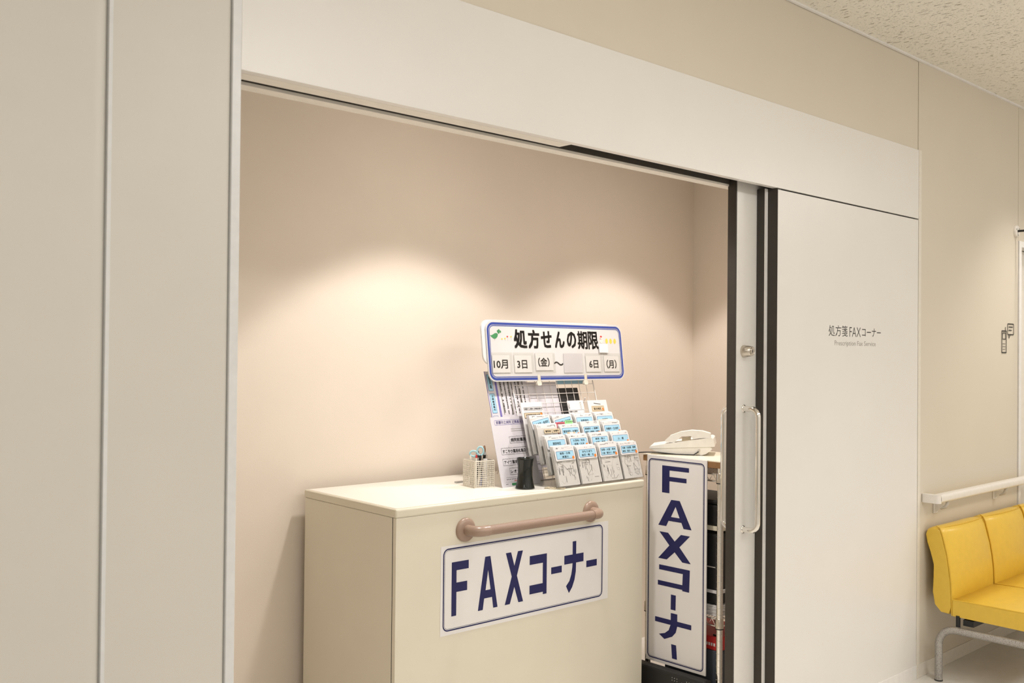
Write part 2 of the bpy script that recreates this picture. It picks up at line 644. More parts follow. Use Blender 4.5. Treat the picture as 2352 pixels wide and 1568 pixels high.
struct('trim_3', MB().box(4.334, 4.360, -.002, .0185, 0, TAN, 'trimb'), .001, 'cream joint strip right of the pocket panel')
wr = struct('wall_right', MB().box(4.361, 5.509, .001, .1, 0, CEIL, 'beige'), label='beige wall panel behind the yellow bench')
ph = MB()
ph.ring(F0, 5.288, 1.468, 5.352, 1.586, .003, .006, .0016, 'ink')
ph.ring(F0, 5.300, 1.538, 5.340, 1.575, .002, .0045, .0016, 'ink')
ph.rect(F0, 5.335, 1.586, 5.341, 1.604, .0016, 'ink')
for i in range(3):
    for j in range(3):
        ph.rect(F0, 5.303+.0125*i, 1.485+.0145*j, 5.309+.0125*i, 1.490+.0145*j, .0016, 'ink')
ph.ring(F0, 5.364, 1.563, 5.451, 1.624, .010, .0055, .0016, 'ink')
ph.line(F0, [(5.377, 1.566), (5.386, 1.547), (5.402, 1.566)], .005, .0016, 'ink')
ph.rect(F0, 5.380, 1.603, 5.436, 1.608, .0016, 'ink')
ph.rect(F0, 5.380, 1.586, 5.422, 1.591, .0016, 'ink')
for v in ph.v:
    v.y -= .0
obj('pictogram', ph, wr, label='black pictogram of a mobile phone with a speech bubble')
struct('wall_right', MB().box(5.513, 9, .001, .1, HEAD, CEIL, 'beige'), label='beige wall panel above the doorway at the far right')
struct('wall_right', MB().box(6.5, 9, .001, .1, 0, HEAD, 'beige'), label='beige wall beyond the far doorway')
struct('baseboard_front', MB().box(3.2, 4.331, -.0025, .0028, 0, .061, 'trim'), .0008, 'low white skirting under the pocket panel')
struct('baseboard_right', MB().box(4.361, 5.509, -.0018, .0012, 0, .061, 'trimb'), .0008, 'low beige skirting behind the bench')
struct('trim_4', MB().box(-3, 9, -.010, .0005, CEIL-.008, CEIL, 'trim'), 0, 'white moulding between wall and ceiling')

# doorway at the far right
d2 = struct('door_2', MB().box(5.56, 6.46, .06, .095, 0, 2.03, 'carddoor'), label='pale door in the far doorway')
fm = MB()
fm.box(5.514, 5.545, -.006, .1, 0, HEAD, 'trim')
fm.box(6.47, 6.5, -.006, .1, 0, HEAD, 'trim')
fm.box(5.545, 6.47, -.006, .1, 2.035, HEAD, 'trim')
obj('frame', fm, d2, bevel=.002, label='white door frame')

# projecting sign bracket on the wall
br = thing('sign_bracket', 'round white wall plate with a black rod standing out above the pictogram', 'bracket', (5.474, 0, 2.115))
dm = MB().lathe((5.474, .001, 2.115), (0, -1, 0), [(0, .031), (.009, .031), (.012, .028)], 'rail')
pl = obj('wall_plate', dm, br)
for a in (35, 155, 275):
    obj('screw', MB().lathe((5.474+.021*cos(radians(a)), -.0115, 2.115+.021*sin(radians(a))), (0, -1, 0), [(0, .0035), (.002, .003)], 'steel', 10), pl)
obj('rod', MB().tube([(5.474, -.011, 2.115), (5.474, -.5, 2.115)], .006, 'bmatte'), br, label='black rod')

# alcove
struct('wall_back', MB().box(.3, 4.4, 1.22, 1.32, 0, 2.62, 'cloth'), label='beige back wall of the alcove with light scallops')
struct('wall_alcove_right', MB().box(4.30, 4.4, .155, 1.22, 0, 2.62, 'cloth'), label='right side wall of the alcove')
struct('wall_alcove_left', MB().box(.88, .975, .161, 1.22, 0, 2.62, 'cloth'), label='left side wall of the alcove')

# sliding door leaf
LX, LY0, LY1 = 3.030, .079, .117
d1 = struct('door_1', MB().box(LX+.004, 4.22, LY0, LY1, .012, HEAD+.03, 'leaf'), label='white sliding door leaf pushed into its pocket')
obj('edge_seal', MB().box(LX-.001, LX+.005, LY0+.0005, LY1+.0005, .012, HEAD+.028, 'dark'), d1, bevel=.003, label='dark bronze leading edge of the sliding door')
HX, HT, HB = 3.084, 1.249, .804
for sgn, y0, name in ((-1, LY0, 'handle'), (1, LY1, 'handle')):
    so = .062 if sgn < 0 else .050
    r = .030
    yb = y0+sgn*so
    p = [(HX, y0, HT)] + arc((HX, yb-sgn*r, HT-r), (0, 0, 1), (0, sgn, 0), r, 0, 90)
    p += arc((HX, yb-sgn*r, HB+r), (0, sgn, 0), (0, 0, -1), r, 0, 90) + [(HX, y0, HB)]
    h = obj(name, MB().tube(p, .0108, 'chrome', 16), d1, label='chrome D handle')
    for z in (HT, HB):
        obj('rosette', MB().lathe((HX, y0, z), (0, sgn, 0), [(0, .0145), (.003, .0145), (.004, .012)], 'chrome', 20), h)
lk = obj('lock_cylinder', MB().lathe((3.082, LY0, 1.461), (0, -1, 0), [(0, .023), (.002, .023), (.036, .0175), (.0365, .0150), (.033, .0148), (.033, .0125), (.038, .0120)], 'nickel', 28), d1, label='brushed nickel lock cylinder')
obj('keyhole', MB().box(3.0805, 3.0835, LY0-.0386, LY0-.0375, 1.456, 1.466, 'ink'), lk)

# ------------------------------------------------------------------ handrail on the right wall
hr = thing('handrail', 'white wall handrail above the yellow bench', 'handrail', (4.38, 0, .8))
prof = rr(-.079, .788, -.036, .826, .012, 4)
rm = MB()
xs = [4.405, 5.75]
vs = [(x, a, b) for x in xs for a, b in prof]
k = len(prof)
rm.add(vs, [(i, (i+1) % k, k+(i+1) % k, k+i) for i in range(k)], 'rail', True)
obj('rail', rm, hr)
em = MB()
pe = [(4.379, .0005), (4.379, -.070), (4.388, -.079), (4.406, -.0795), (4.406, -.0355), (4.405, .0005)]
em.poly((V((0, 0, 0)), V((1, 0, 0)), V((0, 1, 0))), pe[::-1], .8262, 'rail', h0=.7878)
obj('end_cap', em, hr, bevel=.005, label='white end cap turned back to the wall')
for x in (4.515, 5.20):
    bm_ = MB().box(x-.02, x+.02, -.006, .001, .725, .780, 'rail')
    pth = [(x, -.004, .760), (x, -.030, .752), (x, -.050, .760), (x, -.057, .775), (x, -.057, .79)]
    o = obj('bracket', bm_, hr, bevel=.002)
    obj('arm', MB().tube(pth, .008, 'greyp', 10), o)
    obj('gusset', MB().poly((V((x-.004, 0, 0)), V((0, -1, 0)), V((0, 0, 1))), [(.005, .728), (.006, .772), (.045, .765)], -.004, 'rail', h0=.004), o)

# ------------------------------------------------------------------ yellow bench
BX0, BW = 4.400, .475
bn = thing('lobby_bench', 'yellow vinyl lobby bench with grey tube frame against the wall', 'bench', (BX0, -.1, 0))
BACK = [(-.115, .300), (-.080, .302), (-.053, .330), (-.043, .385), (-.045, .450), (-.043, .510), (-.030, .570), (-.016, .620), (-.010, .655), (-.016, .673), (-.032, .682), (-.055, .684),
        (-.070, .678), (-.080, .655), (-.092, .610), (-.104, .560), (-.114, .500), (-.121, .440), (-.124, .375), (-.126, .330)]


def cushion(x0, x1, prof, front, bul, mt, ax):
    """extrude a (y,z) profile along X with rounded ends and a bulge of the points listed in front"""
    mb = MB()
    ts = [0, .012, .035, .08, .18, .35, .5, .65, .82, .92, .965, .988, 1]
    ins = {0: .005, .012: .0015, .988: .0015, 1: .005}
    cy = sum(p[0] for p in prof)/len(prof)
    cz = sum(p[1] for p in prof)/len(prof)
    vs = []
    for t in ts:
        d = ins.get(t, 0)
        g = 1-abs(2*t-1)**3
        for i, (y, z) in enumerate(prof):
            yy, zz = y, z
            L = math.hypot(y-cy, z-cz)
            yy -= (y-cy)/L*d
            zz -= (z-cz)/L*d
            if ax[0] and z > .6:
                zz -= .022*abs(2*t-1)**9*(1 if t > .5 else .35)
            if i in front:
                yy += ax[0]*bul*g*front[i]
                zz += ax[1]*bul*g*front[i]
            vs.append((x0+(x1-x0)*t, yy, zz))
    k = len(prof)
    fs = [(j*k+i, j*k+(i+1) % k, (j+1)*k+(i+1) % k, (j+1)*k+i) for j in range(len(ts)-1) for i in range(k)]
    mb.add(vs, fs, mt, True)
    tr = tessellate_polygon([[V((y, z, 0)) for y, z in prof]])
    mb.add(vs[:k], tr, mt)
    mb.add(vs[-k:], tr, mt)
    return mb


fr_i = {9: .2, 10: .5, 11: .7, 12: .9, 13: 1, 14: 1, 15: 1, 16: 1, 17: .9, 18: .6, 19: .3}
SEAT = [(-.1272, .296), (-.50, .290), (-.545, .296), (-.560, .330), (-.552, .360), (-.53, .369), (-.40, .369), (-.26, .368), (-.1272, .366), (-.1272, .350), (-.1272, .310)]
st_i = {4: .3, 5: .7, 6: 1, 7: 1, 8: .4}
for i in range(3):
    x0, x1 = BX0+i*(BW+.004), BX0+i*(BW+.004)+BW
    b = obj('backrest', cushion(x0, x1, BACK, fr_i, .036, 'yellow', (-1, 0)), bn, label='yellow padded backrest' if i == 0 else None)
    path = [(x0+.003, y-.003 if j > 11 else y, z) for j, (y, z) in enumerate(BACK[11:], 11)]
    path = [(x0+.003, BACK[j][0]-.0025, BACK[j][1]+.001) for j in range(11, 20)]
    pm = MB().tube(path, .0035, 'piping', 8)
    pt = [(x0+.004+(BW-.008)*t/12, -.066-.036*.85*(1-abs(t/6-1)**3), .6815-.022*abs(t/6-1)**9*(1 if t > 6 else .35)) for t in range(13)]
    pm.tube(pt, .0033, 'piping', 8)
    obj('piping', pm, b)
    s = obj('seat', cushion(x0, x1, SEAT, st_i, .022, 'yellow', (0, 1)), bn, label='yellow padded seat' if i == 0 else None)
    pm = MB().tube([(x0+.003, -.124, .367), (x0+.003, -.3, .3685), (x0+.003, -.53, .3685), (x0+.003, -.551, .358)], .0032, 'piping', 8)
    pm.tube([(x0+.001, -.128, .367), (x0+.001, -.128, .298)], .0028, 'piping', 8)
    obj('piping', pm, s)


def leg_frame(x):
    r = .075
    z = .238
    p = [(x, -.075, .004)] + [(x, -.075, z-r)] + arc((x, -.075-r, z-r), (0, 1, 0), (0, 0, 1), r, 0, 90, 10)[1:]
    p += arc((x, -.50+r-.06, z-r), (0, 0, 1), (0, -1, 0), r, 0, 90, 10) + [(x, -.56, .004)]
    return MB().tube(p, .0165, 'worn', 18)


for x in (4.392, 5.80):
    l = obj('leg_frame', leg_frame(x), bn, label='worn grey bent steel tube leg')
    for y in (-.075, -.56):
        obj('rubber_foot', MB().lathe((x, y, 0), (0, 0, 1), [(0, .0175), (.005, .0178)], 'bmatte', 18), l)
    for y in (-.155, -.45):
        obj('post', MB().tube([(x+.012, y, .248), (x+.012, y, .302)], .0095, 'bmatte', 10), l)
for y in (-.175, -.45):
    obj('crossbar', MB().box(4.408, 5.81, y-.045, y+.0, .262, .288, 'bmatte'), bn)

# ------------------------------------------------------------------ counter
TH = radians(-1.2)
CO = V((1.881, .588, 0))
CU, CW = V((cos(TH), sin(TH), 0)), V((-sin(TH), cos(TH), 0))
CLEN, CDEP, ZB, ZT = 1.225, .59, .906, .936
CF = (CO, CU, V((0, 0, 1)))                       # counter front frame: u along, v up, n towards corridor
ct = thing('reception_counter', 'cream laminate reception counter in the alcove opening', 'counter', CO)
obj('front_panel', MB().fbox(CF, .0045, CLEN-.006, 0, ZB, -.022, -.004, 'cream'), ct, bevel=.0008, label='cream front panel')
obj('side_panel', MB().fbox(CF, .003, .0214, 0, ZB, -CDEP+.004, -.0235, 'cream'), ct, bevel=.0008)
obj('side_panel', MB().fbox(CF, CLEN-.024, CLEN-.006, 0, ZB, -CDEP+.004, -.0235, 'cream'), ct, bevel=.0008)
obj('joint', MB().fbox(CF, .0035, .02, 0, ZB, -.0238, -.0222, 'ink'), ct)
obj('rear_panel', MB().fbox(CF, .022, CLEN-.025, 0, ZB, -CDEP+.004, -CDEP+.02, 'cream'), ct)
cp = obj('countertop', MB().fbox(CF, 0, CLEN, ZB, ZT, -CDEP, 0, 'cedge'), ct, bevel=.007, seg=3, label='cream countertop with chipped rounded edge')
obj('top_sheet', MB().fbox(CF, .0085, CLEN-.0085, ZT, ZT+.0004, -CDEP+.0085, -.0085, 'ctop'), cp)


TR = (CO+V((0, 0, ZT)), CU, CW)
obj('edge_line', MB().ring(TR, .0095, .0095, CLEN-.0095, CDEP-.0095, .002, .0018, .0006, 'tape'), cp)


def cpt(u, v, h):
    return CF[0]+CF[1]*u+CF[2]*v+CF[1].cross(CF[2])*h


CN = CF[1].cross(CF[2])
GL, GR, GZ, GS = .292, .911, .838, .058
bar = MB()
r = .030
ribs = []
nst = 150
for i in range(nst+1):
    ribs.append(.0172 if i % 2 else .0166)
bar.tube([cpt(GL+.052+(GR-GL-.104)*i/nst, GZ, GS) for i in range(nst+1)], ribs, 'tanrib', 20)
gb = obj('grab_bar', bar, ct, label='ribbed tan grab bar')
for u0, sg in ((GL, 1), (GR, -1)):
    obj('flange', MB().lathe(cpt(u0, GZ, -.004), CN, [(0, .041), (.006, .041), (.011, .037), (.013, .026), (.014, .019)], 'tan', 36), gb)
    p = [cpt(u0, GZ, .006)] + arc(cpt(u0+sg*r, GZ, GS-r), -CU*sg, CN, r, 0, 90, 10) + [cpt(u0+sg*.053, GZ, GS)]
    obj('elbow', MB().tube(p, .0184, 'tan', 22), gb)


# FAX corner notice on the counter front
def put(pts, dx, dy=0):
    return [(a+dx, b+dy) for a, b in pts]


SD = -.0165                                        # shift from the measuring frame to the counter frame
cs = thing('paper_notice', 'wide white notice with navy FAX lettering stuck below the grab bar', 'notice', cpt(.6, .49, 0))
FR = (CF[0]-CN*.004, CF[1], CF[2])
obj('sheet', MB().fbox(FR, .204+SD, 1.029+SD, .489, .791, .0002, .0008, 'film'), cs)
bd = MB()
bd.ring(FR, .214+SD, .502, .998+SD, .782, .022, .0045, .0012, 'navy')
bd.ring(FR, .2205+SD, .5085, .9915+SD, .7755, .016, .0012, .0012, 'navy')
obj('border', bd, cs, label='double navy border line')
fl = MB()
for pts, hol in (
    ([(.251, .733), (.325, .733), (.325, .704), (.272, .704), (.272, .662), (.319, .662), (.319, .630), (.272, .630), (.272, .550), (.251, .550)], ()),
    ([(.399, .733), (.423, .733), (.458, .549), (.438, .549), (.432, .588), (.396, .588), (.390, .549), (.368, .549)], ([(.413, .685), (.402, .616), (.425, .616)],)),
    ([(.495, .733), (.520, .733), (.5365, .683), (.553, .733), (.577, .733), (.549, .646), (.580, .549), (.557, .549), (.537, .607), (.516, .549), (.492, .549), (.524, .646)], ()),
    ([(.611, .707), (.697, .707), (.697, .559), (.678, .559), (.678, .568), (.611, .568), (.611, .600), (.677, .600), (.677, .675), (.611, .675)], ()),
    ([(.720, .651), (.775, .651), (.775, .626), (.720, .626)], ()),
    ([(.832, .734), (.851, .734), (.851, .685), (.891, .685), (.891, .652), (.851, .652), (.850, .620), (.843, .588), (.831, .562), (.814, .542), (.798, .570), (.816, .587), (.826, .611), (.831, .637), (.832, .652), (.788, .652), (.788, .685), (.832, .685)], ()),
    ([(.907, .651), (.965, .651), (.965, .626), (.907, .626)], ())):
    fl.poly(FR, put(pts, SD), .0012, 'navy', holes=[put(q, SD) for q in hol])
obj('lettering', fl, cs, label='navy letters reading FAX corner in Japanese')

# ------------------------------------------------------------------ vertical FAX board
BF = (V((3.200, .3, 0)), V((0, -1, 0)), V((0, 0, 1)))
vb = thing('sign_board', 'tall narrow white board with vertical navy FAX lettering beside the counter', 'sign', (3.205, .48, .177))
obj('board', MB().fbox(BF, -.328, -.0255, .1765, 1.027, -.006, 0, 'film'), vb, bevel=.001)
bd = MB()
bd.ring(BF, -.3195, .189, -.0355, 1.0135, .018, .0042, .0006, 'navy')
bd.ring(BF, -.3135, .195, -.0415, 1.0075, .013, .0012, .0006, 'navy')
obj('border', bd, vb)
fl = MB()
for pts, hol in (
    ([(-.248, .989), (-.112, .989), (-.112, .971), (-.210, .971), (-.210, .945), (-.124, .945), (-.124, .927), (-.210, .927), (-.210, .878), (-.248, .878)], ()),
    ([(-.200, .852), (-.157, .852), (-.097, .742), (-.137, .742), (-.148, .765), (-.213, .765), (-.225, .742), (-.266, .742)], ([(-.178, .826), (-.201, .782), (-.157, .782)],)),
    ([(-.260, .716), (-.215, .716), (-.181, .685), (-.150, .716), (-.105, .716), (-.157, .665), (-.100, .606), (-.142, .606), (-.181, .641), (-.221, .606), (-.265, .606), (-.208, .665)], ()),
    ([(-.260, .580), (-.104, .580), (-.107, .491), (-.141, .491), (-.141, .496), (-.266, .496), (-.266, .515), (-.141, .515), (-.139, .560), (-.260, .560)], ()),
    ([(-.198, .467), (-.173, .467), (-.174, .406), (-.199, .406)], ()),
    ([(-.198, .392), (-.165, .392), (-.165, .363), (-.095, .363), (-.095, .343), (-.165, .343), (-.172, .317), (-.190, .297), (-.230, .279), (-.258, .295), (-.228, .304), (-.208, .320), (-.199, .343), (-.279, .343), (-.279, .363), (-.198, .363)], ()),
    ([(-.195, .266), (-.170, .266), (-.165, .209), (-.190, .209)], ())):
    fl.poly(BF, pts, .0006, 'navy', holes=hol)
obj('lettering', fl, vb)

# ------------------------------------------------------------------ wire rack beside the counter
RX0, RX1, RY0, RY1 = 3.222, 3.50, .276, .635
rk = thing('utility_rack', 'chrome wire utility rack with wooden top behind the tall FAX board', 'rack', (RX0, RY0, 0))
for x in (RX0, RX1):
    for y in (RY0, RY1):
        pm = MB().tube([(x, y, .01), (x, y, 1.0)], .0127, 'chrome', 16)
        p = obj('post', pm, rk, label='chrome ringed post' if (x, y) == (RX0, RY0) else None)
        gm = MB()
        for i in range(38):
            gm.lathe((x, y, .02+i*.0254), (0, 0, 1), [(0, .0129), (.0012, .0129)], 'greyp', 14)
        obj('groove', gm, p)['kind'] = 'stuff'
        for z in (.385, .955):
            cm = MB()
            cm.lathe((x, y, z-.012), (0, 0, 1), [(0, .0165), (.004, .0168), (.036, .0155), (.038, .0135)], 'nickel', 18)
            cm.lathe((x, y, z-.016), (0, 0, 1), [(0, .0165), (.003, .0168)], 'bmatte', 18)
            obj('collar', cm, p)


def wire_shelf(z):
    mb = MB()
    for dz in (0, -.028):
        for a, b in (((RX0, RY0), (RX1, RY0)), ((RX1, RY0), (RX1, RY1)), ((RX1, RY1), (RX0, RY1)), ((RX0, RY1), (RX0, RY0))):
            mb.tube([(*a, z+dz), (*b, z+dz)], .0032, 'chrome', 8)
    for k in range(4):
        x = RX0+.04+k*.1
        mb.tube([(x, RY0, z), (x, RY1, z)], .0028, 'chrome', 6)
    for k in range(24):
        y = RY0+.02+k*(RY1-RY0-.04)/23
        mb.tube([(RX0, y, z+.003), (RX1, y, z+.003)], .0016, 'chrome', 6)
    for k in range(10):
        y = RY0+(RY1-RY0)*k/10
        d = (RY1-RY0)/10
        mb.tube([(RX0, y, z), (RX0, y+d/2, z-.028), (RX0, y+d, z)], .0016, 'chrome', 6)
    return mb


obj('wire_grid_shelf', wire_shelf(.405), rk)
obj('wire_grid_shelf', wire_shelf(.975), rk)
obj('wire_grid_shelf', wire_shelf(.10), rk)
tp = obj('top_board', MB().box(3.207, 3.515, .268, .655, 1.0, 1.024, 'rwood'), rk, label='brown edged wooden top')
obj('top_sheet', MB().box(3.207, 3.515, .268, .655, 1.024, 1.028, 'rtop'), tp)
obj('middle_shelf', MB().box(3.238, 3.485, .285, .63, .748, .766, 'rtop'), rk)

# things on the rack
bx = thing('black_printer', 'black office machine on the middle shelf of the rack', 'printer', (3.4, .52, .767))
obj('body', MB().box(3.238, 3.48, .292, .60, .767, .850, 'bmatte'), bx, bevel=.008)
obj('lid', MB().box(3.238, 3.48, .292, .60, .8515, .868, 'bmatte'), bx, bevel=.006)
bx = thing('black_fax_machine', 'large black fax machine on the lower wire shelf of the rack', 'fax machine', (3.4, .52, .44))
bo = obj('body', MB().box(3.240, 3.48, .300, .60, .4545, .735, 'bmatte'), bx, bevel=.01)
obj('paper_tray', MB().box(3.236, 3.40, .290, .40, .500, .512, 'paper'), bx)
obj('button_row', MB().box(3.2385, 3.2398, .31, .60, .60, .604, 'greyp'), bo)
ps = MB()
for i in range(6):
    ps.box(3.236+.002*(i % 2), 3.47, .285+.004*(i % 3), .60, .4105+.007*i, .4168+.007*i, 'paper')
tag(obj('paper_stack', ps, base=(3.35, .4, .41)), 'stack of white paper under the black fax machine', 'paper')
rb = thing('red_box', 'red carton with white print below the wire shelf of the rack', 'box', (3.36, .42, .27))
obj('carton', MB().box(3.245, 3.47, .292, .52, .272, .325, 'red'), rb, bevel=.002)
rp = MB()
for i in range(4):
    rp.rect(BF, -.02-.012*i, .288, -.012-.012*i, .300, -.0445, 'paper')
obj('print', rp, rb)
tag(obj('slate_box', MB().box(3.240, 3.47, .292, .56, .106, .2715, 'navybox'), base=(3.4, .42, .106), bevel=.004), 'slate grey box under the red carton on the rack', 'box')
cb = MB().tube([(3.228, .300, .398), (3.236, .302, .385), (3.250, .306, .36), (3.255, .305, .33), (3.26, .33, .328)], .004, 'blead', 8)
tag(obj('power_cable', cb, base=(3.26, .33, .3)), 'black cable hanging below the wire shelf of the rack', 'cable')
bb = thing('black_bin', 'black perforated bin behind the foot of the tall FAX board', 'bin', (3.23, .47, 0))
obj('body', MB().box(3.150, 3.197, .29, .70, .001, .172, 'bmatte'), bb, bevel=.01)
pf = MB()
random.seed(4)
for i in range(26):
    y = -.25+.012*i
    for j in range(2):
        if random.random() < .5:
            pf.poly((V((3.1495, .3, 0)), V((0, -1, 0)), V((0, 0, 1))), circ(y+.1, .152-.010*j, .0016, k=6), .0002, 'paper')
obj('perforations', pf, bb)['kind'] = 'stuff'

# telephone
PA = V((.545, -.838, 0)).normalized()              # from its low front end to its raised rear end
PB = V((PA.y, -PA.x, 0))                           # to the viewer's side
PO = V((3.232, .60, 1.0285))
tel = thing('telephone', 'ivory desk telephone with handset on the rack top', 'telephone', PO)
PFm = (PO, PA, V((0, 0, 1)))
sd = -.165                                         # width of the phone, away from the viewer
lower = [(.015, .004), (.175, .001), (.190, .006), (.215, .026), (.207, .034), (-.026, .021), (-.010, .014)]
PK = 1.07
upper = [(-.028, .021), (.207, .0345), (.224, .036), (.218, .066), (.208, .070), (.07, .047), (-.026, .030)]
hs = [(.036, .048), (.032, .054), (.052, .073), (.092, .089), (.135, .096), (.175, .0945), (.207, .086), (.207, .069), (.140, .064), (.132, .074), (.098, .072), (.078, .056), (.068, .046)]
lower, upper, hs = ([(a*PK-.004, b*PK) for a, b in q] for q in (lower, upper, hs))
obj('base', MB().poly(PFm, lower, 0, 'phone', h0=sd), tel, bevel=.003)
obj('upper_shell', MB().poly(PFm, upper, .002, 'phone', h0=sd-.002), tel, bevel=.003)
obj('handset', MB().poly(PFm, hs, -.004, 'phone', h0=-.05), tel, bevel=.006, seg=3)
obj('cradle', MB().poly(PFm, [(.10, .055), (.135, .06), (.135, .074), (.10, .07)], -.014, 'tape', h0=-.04), tel)
obj('stand_foot', MB().poly(PFm, [(.158, .006), (.162, .006), (.176, .026), (.168, .026)], .004, 'greyp', h0=.0), tel)
obj('line_cord', MB().tube([PO+PA*.17+PB*.006+V((0, 0, .016)), PO+PA*.15+PB*.012+V((0, 0, .003)), PO+PA*.08+PB*.012+V((0, 0, .003)), PO+PA*.0+PB*.010+V((0, 0, .009)), PO-PA*.05+PB*.004+V((0, 0, .007)), PO-PA*.10-PB*.0+V((0, 0, .002))], .0025, 'blead', 8), tel, label='black cord')
bs = thing('white_carton', 'small white carton on the rack top behind the door handle', 'box', (3.46, .34, 1.0285))
obj('carton', MB().box(3.43, 3.505, .29, .39, 1.0286, 1.062, 'phone'), bs, bevel=.002)

# ------------------------------------------------------------------ leaflet holder and map leaflets
LN = 16
PH0 = lean(0, 0, 0, LN)
PWD, PITCH, COLX = .121, .1243, 2.6265
ROWS = [(.577, .9445), (.622, .984), (.668, 1.022), (.708, 1.057)]
hd = thing('leaflet_holder', 'clear acrylic tiered leaflet holder on the counter', 'leaflet holder', (COLX+.25, .60, ZT))
pk = MB()
pk.fbox(PH0, 0, PWD, 0, .140, -.0012, 0, 'clear')
pk.fbox(PH0, 0, .0012, 0, .140, -.026, -.0014, 'clear')
pk.fbox(PH0, PWD-.0012, PWD, 0, .140, -.026, -.0014, 'clear')
pk.fbox(PH0, .0014, PWD-.0014, 0, .0012, -.026, -.0014, 'clear')
POCK = mesh_of('pocket', pk, V((0, 0, 0)))
LABELS = [
    [('首里・古島', '真嘉比'), ('おもろまち', '銘苅・曙・泊'), ('安里・大道・真地', '三原・繁多川・識名'), ('与儀・古波蔵・国場', '寄宮・長田・仲井真')],
    [('浦添地区',), ('久茂地・牧志', '前島・久米'), ('泉崎・壺川', '松尾・壺屋'), ('小　禄',)],
    [None, ('豊見城市・糸満市',), ('南風原町・八重瀬町', '南城市・与那原町・西原町'), ('沖縄市・北谷町',)],
    [('うるま市・金武町',), ('嘉手納町・読谷村',), ('宜野湾市',), ('本部町',)]]


def label_mb(fr, cx, cy, lines, tilt=0, tape=False, dot=True):
    o, u, v = fr
    q = Matrix.Rotation(radians(tilt), 3, u.cross(v))
    g = (o+u*cx+v*cy, q @ u, q @ v)
    mb = MB()
    mb.rrect(g, -.054, -.021, .054, .021, .005, .0008, 'paper', h0=0)
    mb.rrect(g, -.047, -.0155, .047, .0155, .004, .0010, 'skyd')
    mb.rrect(g, -.0455, -.0140, .0455, .0140, .003, .0013, 'sky')
    n = len(lines)
    for i, t in enumerate(lines):
        hw = min(.041, .0052*len(t)+.002)
        hh = .0042 if n > 1 else .0052
        yc = (.0068-.0136*i) if n > 1 else .001
        mb.text(g, t, -hw, yc-hh, hw, yc+hh, .0016, 'ink', .01)
    if dot:
        mb.rrect(g, .036, -.017, .0475, -.006, .003, .0019, 'orange')
    if tape:
        mb.rect(g, -.022, -.013, .025, -.002, .0018, 'tape')
        mb.rect(g, -.008, -.012, .012, -.003, .0019, 'paper')
    return mb


def strokes(mb, fr, x0, y0, x1, y1, n, seed, h=.0004):
    """thin street lines and rows of tiny marks of a printed map"""
    R = random.Random(seed)
    for i in range(n):
        a, b = R.uniform(x0, x1), R.uniform(y0, y1)
        k = R.random()
        if k < .25:
            pts = [(a, b)]
            for j in range(3):
                a = min(x1, max(x0, a+R.uniform(-.03, .03)))
                b = min(y1, max(y0, b+R.uniform(-.03, .03)))
                pts.append((a, b))
            mb.line(fr, pts, R.choice((.0005, .0005, .0018)), h, R.choice(('ink3', 'map', 'map')))
        elif k < .65:
            w = R.uniform(.004, .009)
            for j in range(R.randint(3, 9)):
                yy = b-j*.0035
                if yy > y0:
                    mb.rect(fr, a, yy, min(a+.0022, x1), yy+.0024, h+.0001, R.choice(('ink', 'ink2')))
        elif k < .85:
            for j in range(R.randint(3, 9)):
                xx = a+j*.0035
                if xx < x1-.003:
                    mb.rect(fr, xx, b, xx+.0024, b+.0022, h+.0001, 'ink2')
        else:
            mb.ring(fr, a, b, min(a+R.uniform(.008, .02), x1+.001), min(b+R.uniform(.006, .014), y1+.001), .001, .0006, h, 'ink2')


RN = ['front row', 'second row', 'third row', 'top row']
CN_ = ['first from the left', 'second from the left', 'third from the left', 'at the right end']
for r_, (ry, rz) in enumerate(ROWS):
    for c in range(4):
        x = COLX+c*PITCH
        po = bpy.data.objects.new('pocket', POCK)
        COL.objects.link(po)
        po.parent = hd
        po.location = V((x, ry, rz))-BASE[hd.name]
        BASE[po.name] = V((x, ry, rz))
        fr = lean(x, ry, rz, LN)
        L = LABELS[r_][c]
        if L:
            tl = (-8 if False else 0)
            if r_ == 3 and c < 2:
                tl = 9
            cy = .119
            lb = label_mb(fr, .0605, cy, L, tl, tape=(r_, c) in ((2, 1), (3, 3)), dot=(r_ < 3))
            lo = obj('label', lb, None, base=(x, ry, rz))
            lo.parent = po
            lo.location = (0, 0, 0)
            lo['label'] = 'light blue district label'
        # the leaflets standing in the pocket
        R = random.Random(r_*10+c)
        t = thing('map_leaflet', '', 'leaflet', fr[0], 'map leaflets in the acrylic holder')
        what = ('under the light blue label ' + L[0]) if L else 'without a blue label'
        t['label'] = f'white map leaflets in the {RN[r_]}, {CN_[c]}'
        top = .152+R.uniform(-.003, .005)
        n0 = 4
        for i in range(n0):
            mb = MB()
            du = R.uniform(-.0015, .0015)
            hgt = top-R.uniform(0, .004)+.002*i
            mb.fbox(fr, .005+du, PWD-.005+du, .002, hgt, -.0062-.0042*i, -.0026-.0042*i, 'paper')
            if i == 0:
                strokes(mb, fr, .012, .010, PWD-.014, .094, 26 if r_ == 0 else 8, r_*7+c, -.0024)
                strokes(mb, fr, .012, hgt-.011, PWD-.014, hgt-.004, 7, r_*9+c+50, -.0024)
                if r_ == 0:
                    strokes(mb, fr, .007, .06, .011, .13, 4, c+90, -.0024)
            obj('sheet', mb, t)
for x in (COLX-.0025, COLX+3*PITCH+PWD+.001):
    sp = MB().poly((V((x, 0, 0)), V((0, 1, 0)), V((0, 0, 1))), [(.574, .938), (.79, .938), (.80, 1.10), (.735, 1.075), (.61, .985)], 0, 'clear', h0=.0015)
    obj('side_plate', sp, hd)
